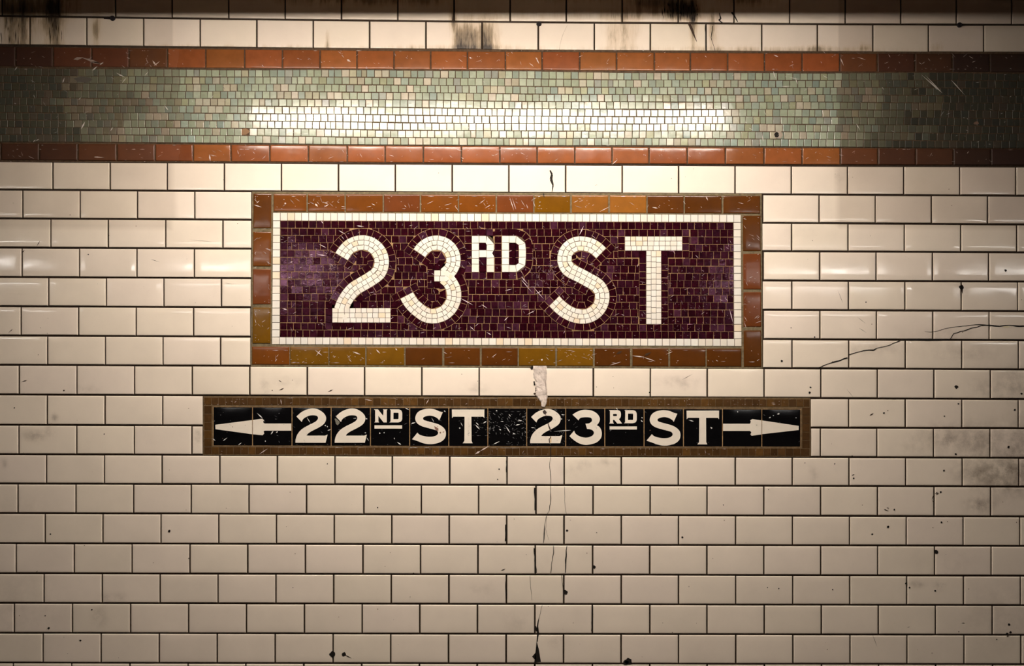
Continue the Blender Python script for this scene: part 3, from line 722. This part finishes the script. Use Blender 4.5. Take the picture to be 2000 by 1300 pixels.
three=[(1225,300,C),(1330,235),(1450,190),(1560,183),(1700,205),(1820,275),(1885,370),(1885,450),(1850,520),(1810,557,C),(1880,600),(1925,680),(1938,780),(1910,880),(1820,970),(1700,1015),(1545,1038),(1400,1005),(1270,930),(1150,825,C),(1265,690,C),(1300,765),(1400,830),(1540,860),(1660,840),(1730,790),(1745,730),(1710,680),(1640,655),(1580,650,C),(1540,520,C),(1620,515),(1680,480),(1700,435),(1680,385),(1620,365),(1500,365),(1410,385),(1370,440,C)]
ess=[(1815,240,C),(1725,445,C),(1690,395),(1600,345),(1500,325),(1400,340),(1335,375),(1345,425),(1420,455),(1550,490),(1700,535),(1810,600),(1875,680),(1890,780),(1860,880),(1770,960),(1640,1005),(1500,1020),(1350,1000),(1200,945),(1065,900,C),(1195,740,C),(1250,790),(1360,825),(1480,840),(1600,830),(1680,790),(1700,740),(1670,690),(1600,665),(1450,625),(1300,580),(1200,520),(1150,440),(1145,360),(1190,260),(1280,195),(1390,165),(1500,157),(1620,175),(1740,225)]
tee=[(285,175,C),(1078,175,C),(1075,385,C),(1050,350,C),(760,350,C),(765,940,C),(790,998,C),(550,998,C),(590,940,C),(595,350,C),(320,350,C),(290,385,C)]
en=[(135,172,C),(235,172,C),(360,330,C),(370,195,C),(355,172,C),(465,172,C),(448,195,C),(448,490,C),(370,490,C),(245,330,C),(245,465,C),(262,490,C),(145,490,C),(165,470,C),(165,195,C)]
dee=[(525,172,C),(740,172,C),(800,200),(825,260,C),(825,410,C),(795,465),(730,490,C),(510,490,C),(540,470,C),(545,195,C)]
deh=[(612,255,C),(725,255,C),(737,270,C),(735,400,C),(725,410,C),(610,410,C)]
ar_=[(175,190,C),(390,190,C),(450,220),(468,290),(455,370),(415,410,C),(495,518,C),(380,518,C),(300,425,C),(275,430,C),(275,490,C),(300,518,C),(180,518,C),(200,490,C),(200,215,C)]
arh=[(275,285,C),(360,285,C),(375,310,C),(360,335,C),(275,335,C)]
def bar(x0,y0,x1,y1): return [(x0,y0,C),(x1,y0,C),(x1,y1,C),(x0,y1,C)]
LM=[M['letter'],M['mark']]
def put(name,m,label): o=m.build(name,LM,ds); o['label']=label
m=glyph('',[(two,[])],565,785,''); put('numeral',m,'cream numeral 2, first of 22ND')
m=glyph('',[(two,[])],565,785,'',dx=957); put('numeral',m,'cream numeral 2, second of 22ND')
m=glyph('',[(en,[])],720,785,''); put('letter',m,'small raised cream letter N')
m=glyph('',[(dee,[deh])],720,785,''); put('letter',m,'small raised cream letter D of 22ND')
m=glyph('',[(bar(150,560,822,640),[])],720,785,''); put('underline',m,'cream bar under ND')
m=glyph('',[(ess,[])],720,785,'')
def dab(m,ox,pts,c): m.quad([(ox+x/12.5,785+y/12.5) for x,y in pts],.0051,c,1)
dab(m,720,[(1605,580),(1650,600),(1710,640),(1700,700),(1650,680),(1620,640)],(.22,.12,.09)); m.blob(720+1755/12.5,785+742/12.5,1.6,.0051,(.2,.12,.08),1); m.scratch((720+1805/12.5,785+735/12.5),(720+1855/12.5,785+712/12.5),2.4,.0051,(.3,.19,.13),1); m.blob(720+1690/12.5,785+590/12.5,.8,.0051,(.3,.2,.12),1)
put('letter',m,'chipped cream letter S of 22ND ST')
m=glyph('',[(tee,[])],860,785,''); put('letter',m,'cream letter T of 22ND ST')
m=glyph('',[(two,[])],1020,785,'',dx=30,dy=12)
def zp(L): return [(1020+x/12.5,785+y/12.5) for x,y in L]
m.blob(1020+545/12.5,785+240/12.5,3.4,.0051,(.045,.03,.025),1,ry=4.4)
m.strip(zp([(560,290),(590,340)]),[1.2,1],.0051,(.10,.06,.04),1)
m.strip(zp([(625,505),(640,560),(665,625),(690,680)]),[1.4,2,2.8,2.4],.0051,(.06,.035,.025),1)
m.strip(zp([(690,830),(680,880),(655,890),(665,990)]),[2,1.4,2,1.7],.0051,(.04,.022,.018),1)
m.strip(zp([(700,832),(697,900),(690,985)]),[1.5,2.5,3],.00505,(.62,.46,.28),1)
put('numeral',m,'cracked cream numeral 2 of 23RD')
m=glyph('',[(three,[])],1020,785,''); put('numeral',m,'cream numeral 3 of 23RD')
m=glyph('',[(ar_,[arh])],1175,785,''); put('letter',m,'small raised cream letter R')
m=glyph('',[(dee,[deh])],1175,785,'',dx=28,dy=20); put('letter',m,'small raised cream letter D of 23RD')
m=glyph('',[(bar(192,588,855,662),[])],1175,785,''); put('underline',m,'cream bar under RD')
m=glyph('',[(ess,[])],1175,785,'',dx=27,dy=35); put('letter',m,'cream letter S of 23RD ST')
m=glyph('',[(tee,[])],1330,785,'',dx=-157,dy=28); put('letter',m,'cream letter T of 23RD ST')
la=[(145,548,C),(1042,433,C),(1042,777,C),(150,655,C)]
lb_=[(1060,430,C),(1290,400,C),(1335,435,C),(1310,470,C),(1320,500,C),(1350,517,C),(1996,517,C),(1996,690,C),(1345,690,C),(1320,712,C),(1338,760,C),(1300,803,C),(1060,779,C)]
m=glyph('',[(la,[]),(lb_,[])],410,785,''); m.blob(410+565/12.5,785+597/12.5,.9,.0051,(.2,.14,.1),1); put('arrow',m,'cream arrow pointing left')
ra=[(1610,575,C),(1610,675,C),(720,775,C),(720,443,C)]
rb=[(704,441,C),(704,783,C),(465,815,C),(432,782,C),(460,735,C),(425,697,C),(-232,697,C),(-232,522,C),(425,522,C),(445,475,C),(430,440,C),(480,408,C)]
m=glyph('',[(ra,[]),(rb,[])],1430,785,''); put('arrow',m,'cream arrow pointing right')

# ------------------------------------------------------------------ mortar patch, anchors, drilled hole
mp=MB()
prof=[(714,1041,1067),(720,1040,1068),(726,1041.5,1069),(732,1040,1068.5),(738,1042,1069.5),(744,1045,1068),(750,1044,1068.5),(756,1046.5,1069),(762,1047,1069.5),(768,1046,1069.5),(774,1048,1070),(778,1051,1069),(783,1055,1068.5),(789,1056,1067),(794,1058,1064)]
pts=[]
for (y0,a0,b0),(y1,a1,b1) in zip(prof,prof[1:]):
    for k in range(3): t=k/3; pts.append((lerp(y0,y1,t),lerp(a0,a1,t)+R(-.8,.8),lerp(b0,b1,t)+R(-.5,.5)))
pts.append(prof[-1]); NX=14; g_=[]
for y_,a,b in pts:
    row=[]
    for k in range(NX+1):
        t=k/NX; x=lerp(a,b,t); e=min(t,1-t)
        h=.0044+(.0022*min(1,e*7))*(.75+.9*noise.noise((x*.12,y_*.12,0))+.5*noise.noise((x*.4,y_*.4,3))) if 0<k<NX else .0030
        row.append(mp.vert(P(x,y_,h),(1,1,1)))
    g_.append(row)
for a in range(len(g_)-1):
    for b in range(NX): mp.face([g_[a][b],g_[a+1][b],g_[a+1][b+1],g_[a][b+1]],0,True)
mp.blob(1039,718,3.2,.0050,BK,1); mp.strip([(1043,744),(1044,752)],[2.6,3],.0050,BK,1); mp.blob(1044,768,2.2,.0050,(.05,.03,.02),1); mp.scratch((1063,722),(1067,770),.8,.0074,(.2,.15,.12),1)
o=mp.build('mortar_patch',[M['plaster'],M['mark']])
tag(o,'ragged strip of pale mortar patching the wall between the two signs','patch')
def anchor(x,y,r,label,tail):
    a=MB(); n=12; v=[]
    prof=[(r,.0042),(r*.95,.0075),(r*.6,.010),(r*.5,.0075)]
    for rr,h in prof: v.append([a.vert(P(x+math.cos(2*math.pi*k/n)*rr,y+math.sin(2*math.pi*k/n)*rr*.92,h),(.016,.012,.014)) for k in range(n)])
    for i in range(3):
        for k in range(n): a.face([v[i][(k+1)%n],v[i][k],v[i+1][k],v[i+1][(k+1)%n]],0,True)
    a.face(v[3][::-1]); 
    if tail: a.slab([(x+tail,y-1.6),(x,y-2),(x,y+2),(x+tail,y+1)] if tail<0 else [(x,y-2),(x+tail,y-1.6),(x+tail,y+1),(x,y+2)],.0042,.006,(.02,.014,.012))
    o=a.build('wall_anchor',[M['mark']]); tag(o,label,'anchor','black anchors along the top joint')
anchor(221.5,37,5.5,'black anchor in the top joint, leftmost of three with a stub to one side',-17)
anchor(1052.5,48,5.2,'round black anchor in the top joint above the middle of the frieze',0)
anchor(1872,50,5.4,'small black anchor in the top joint, rightmost of the three',7)
hm=MB(); n=14
ri=[hm.vert(P(1516+math.cos(2*math.pi*k/n)*5*R(.8,1.1),264+math.sin(2*math.pi*k/n)*6*R(.8,1.1),.0052),(.40,.33,.27)) for k in range(n)]
ro=[hm.vert(P(1519+math.cos(2*math.pi*k/n)*9*R(.8,1.1),264+math.sin(2*math.pi*k/n)*8*R(.8,1.1),.0044),(.34,.27,.21)) for k in range(n)]
rd=[hm.vert(P(1516+math.cos(2*math.pi*k/n)*4.4,264+math.sin(2*math.pi*k/n)*5.2,.0045),BK) for k in range(n)]
for k in range(n):
    j=(k+1)%n; hm.face([ro[k],ri[k],ri[j],ro[j]][::-1] if False else [ro[j],ri[j],ri[k],ro[k]][::-1]); hm.face([ri[j],rd[j],rd[k],ri[k]][::-1])
hm.face(rd[::-1])
o=hm.build('drill_hole',[M['mark']]); tag(o,'dark drilled hole with a chipped pale rim in the green mosaic','hole')

# ------------------------------------------------------------------ the rest of the station
def box(mb,x0,y0,z0,x1,y1,z1,c=(1,1,1),m=0):
    v=[mb.vert(p,c) for p in [(x0,y0,z0),(x1,y0,z0),(x1,y1,z0),(x0,y1,z0),(x0,y0,z1),(x1,y0,z1),(x1,y1,z1),(x0,y1,z1)]]
    for f in [(0,3,2,1),(4,5,6,7),(0,1,5,4),(1,2,6,5),(2,3,7,6),(3,0,4,7)]: mb.face([v[i] for i in f],m)
def room(name,b,mat,kind='structure'):
    m=MB(); box(m,*b); o=m.build(name,[mat]); o['kind']=kind; return o
xl,xr=(XL-1000)*S,(XR-1000)*S
ZT=ZC+(650+82)*S
room('floor',(-7,-9,-.1,7,0.12,0),M['concrete'])
room('ceiling',(-7,-9,ZT,7,.12,ZT+.15),M['paint'])
room('wall_front',(-7,-9.2,0,7,-9,ZT),M['dark'])
DL,HL=.70,.718
BEAMA=.28
bz=ZC+.861-(.861-HL)*BEAMA/DL
room('ceiling_beam',(-7,-BEAMA-.16,bz,7,-BEAMA,ZT-.001),M['paint'])

LAMP=emit('lamp_diffuser',(1,.90,.79),55)
FAR=emit('far_diffuser',(1,.95,.90),20)
def fixture(name,x,y,z,L,w,label,group,mat,hang,deep=.035):
    t=empty(name,(x,y,z),label,'light',group)
    h=MB(); box(h,x-L/2-.04,y-w/2-.015,z+.035,x+L/2+.04,y+w/2+.015,z+.085)
    box(h,x-L/2-.04,y-w/2,z+.03-deep,x-L/2-.001,y+w/2,z+.035); box(h,x+L/2+.001,y-w/2,z+.03-deep,x+L/2+.04,y+w/2,z+.035)
    h.build('housing',[M['steel']],t)
    d=MB(); n=8; sec=[(math.cos(math.pi*k/n)*w/2, -math.sin(math.pi*k/n)*deep+.03) for k in range(n+1)]
    a=[d.vert((x-L/2,y+q[0],z+q[1]),(1,1,1)) for q in sec]; b=[d.vert((x+L/2,y+q[0],z+q[1]),(1,1,1)) for q in sec]
    for k in range(n): d.face([a[k],a[k+1],b[k+1],b[k]],0,True)
    d.face(a); d.face(b[::-1]); d.face([a[0],b[0],b[-1],a[-1]])
    d.build('diffuser',[mat],t)
    for q in (-L*.35,L*.35):
        s=MB(); box(s,x+q-.01,y-.01,z+.085,x+q+.01,y+.01,hang); s.build('hanger',[M['steel']],t)
fixture('ceiling_light',(955-1000)*S*1.28,-DL,ZC+HL,1.62,.13,'long fluorescent fitting hung under the ceiling in front of the sign wall',None,LAMP,ZT)
DF=6.0; kf=(2.5+DF)/2.5
for i,(cx,wd,dyy) in enumerate([(-60,310,-8),(500,300,8),(1570,310,20),(2040,320,20)]):
    fixture('tube_light',(cx-1000)*S*kf,-DF,ZC+(650-(524+dyy))*S*kf,wd*S*kf,.08,'fluorescent fitting over the far platform edge','fluorescent fittings across the tracks',FAR,ZT,.06)

# ------------------------------------------------------------------ camera, world, view
w=bpy.data.worlds.new('World'); bpy.context.scene.world=w; w.use_nodes=True
w.node_tree.nodes['Background'].inputs[0].default_value=(1,.85,.7,1); w.node_tree.nodes['Background'].inputs[1].default_value=.012
cam=bpy.data.cameras.new('Camera'); co=bpy.data.objects.new('Camera',cam); col.objects.link(co)
co.location=(0,-2.5,ZC); co.rotation_euler=(math.pi/2,0,0); cam.sensor_width=36; cam.lens=36*2.5/(2000*S)
sc=bpy.context.scene; sc.camera=co
sc.view_settings.view_transform='Standard'; sc.view_settings.look='None'; sc.view_settings.gamma=1; sc.view_settings.use_curve_mapping=False
sc.view_settings.exposure=0
sc.cycles.max_bounces=5; sc.cycles.diffuse_bounces=3; sc.cycles.caustics_reflective=False; sc.cycles.use_denoising=True
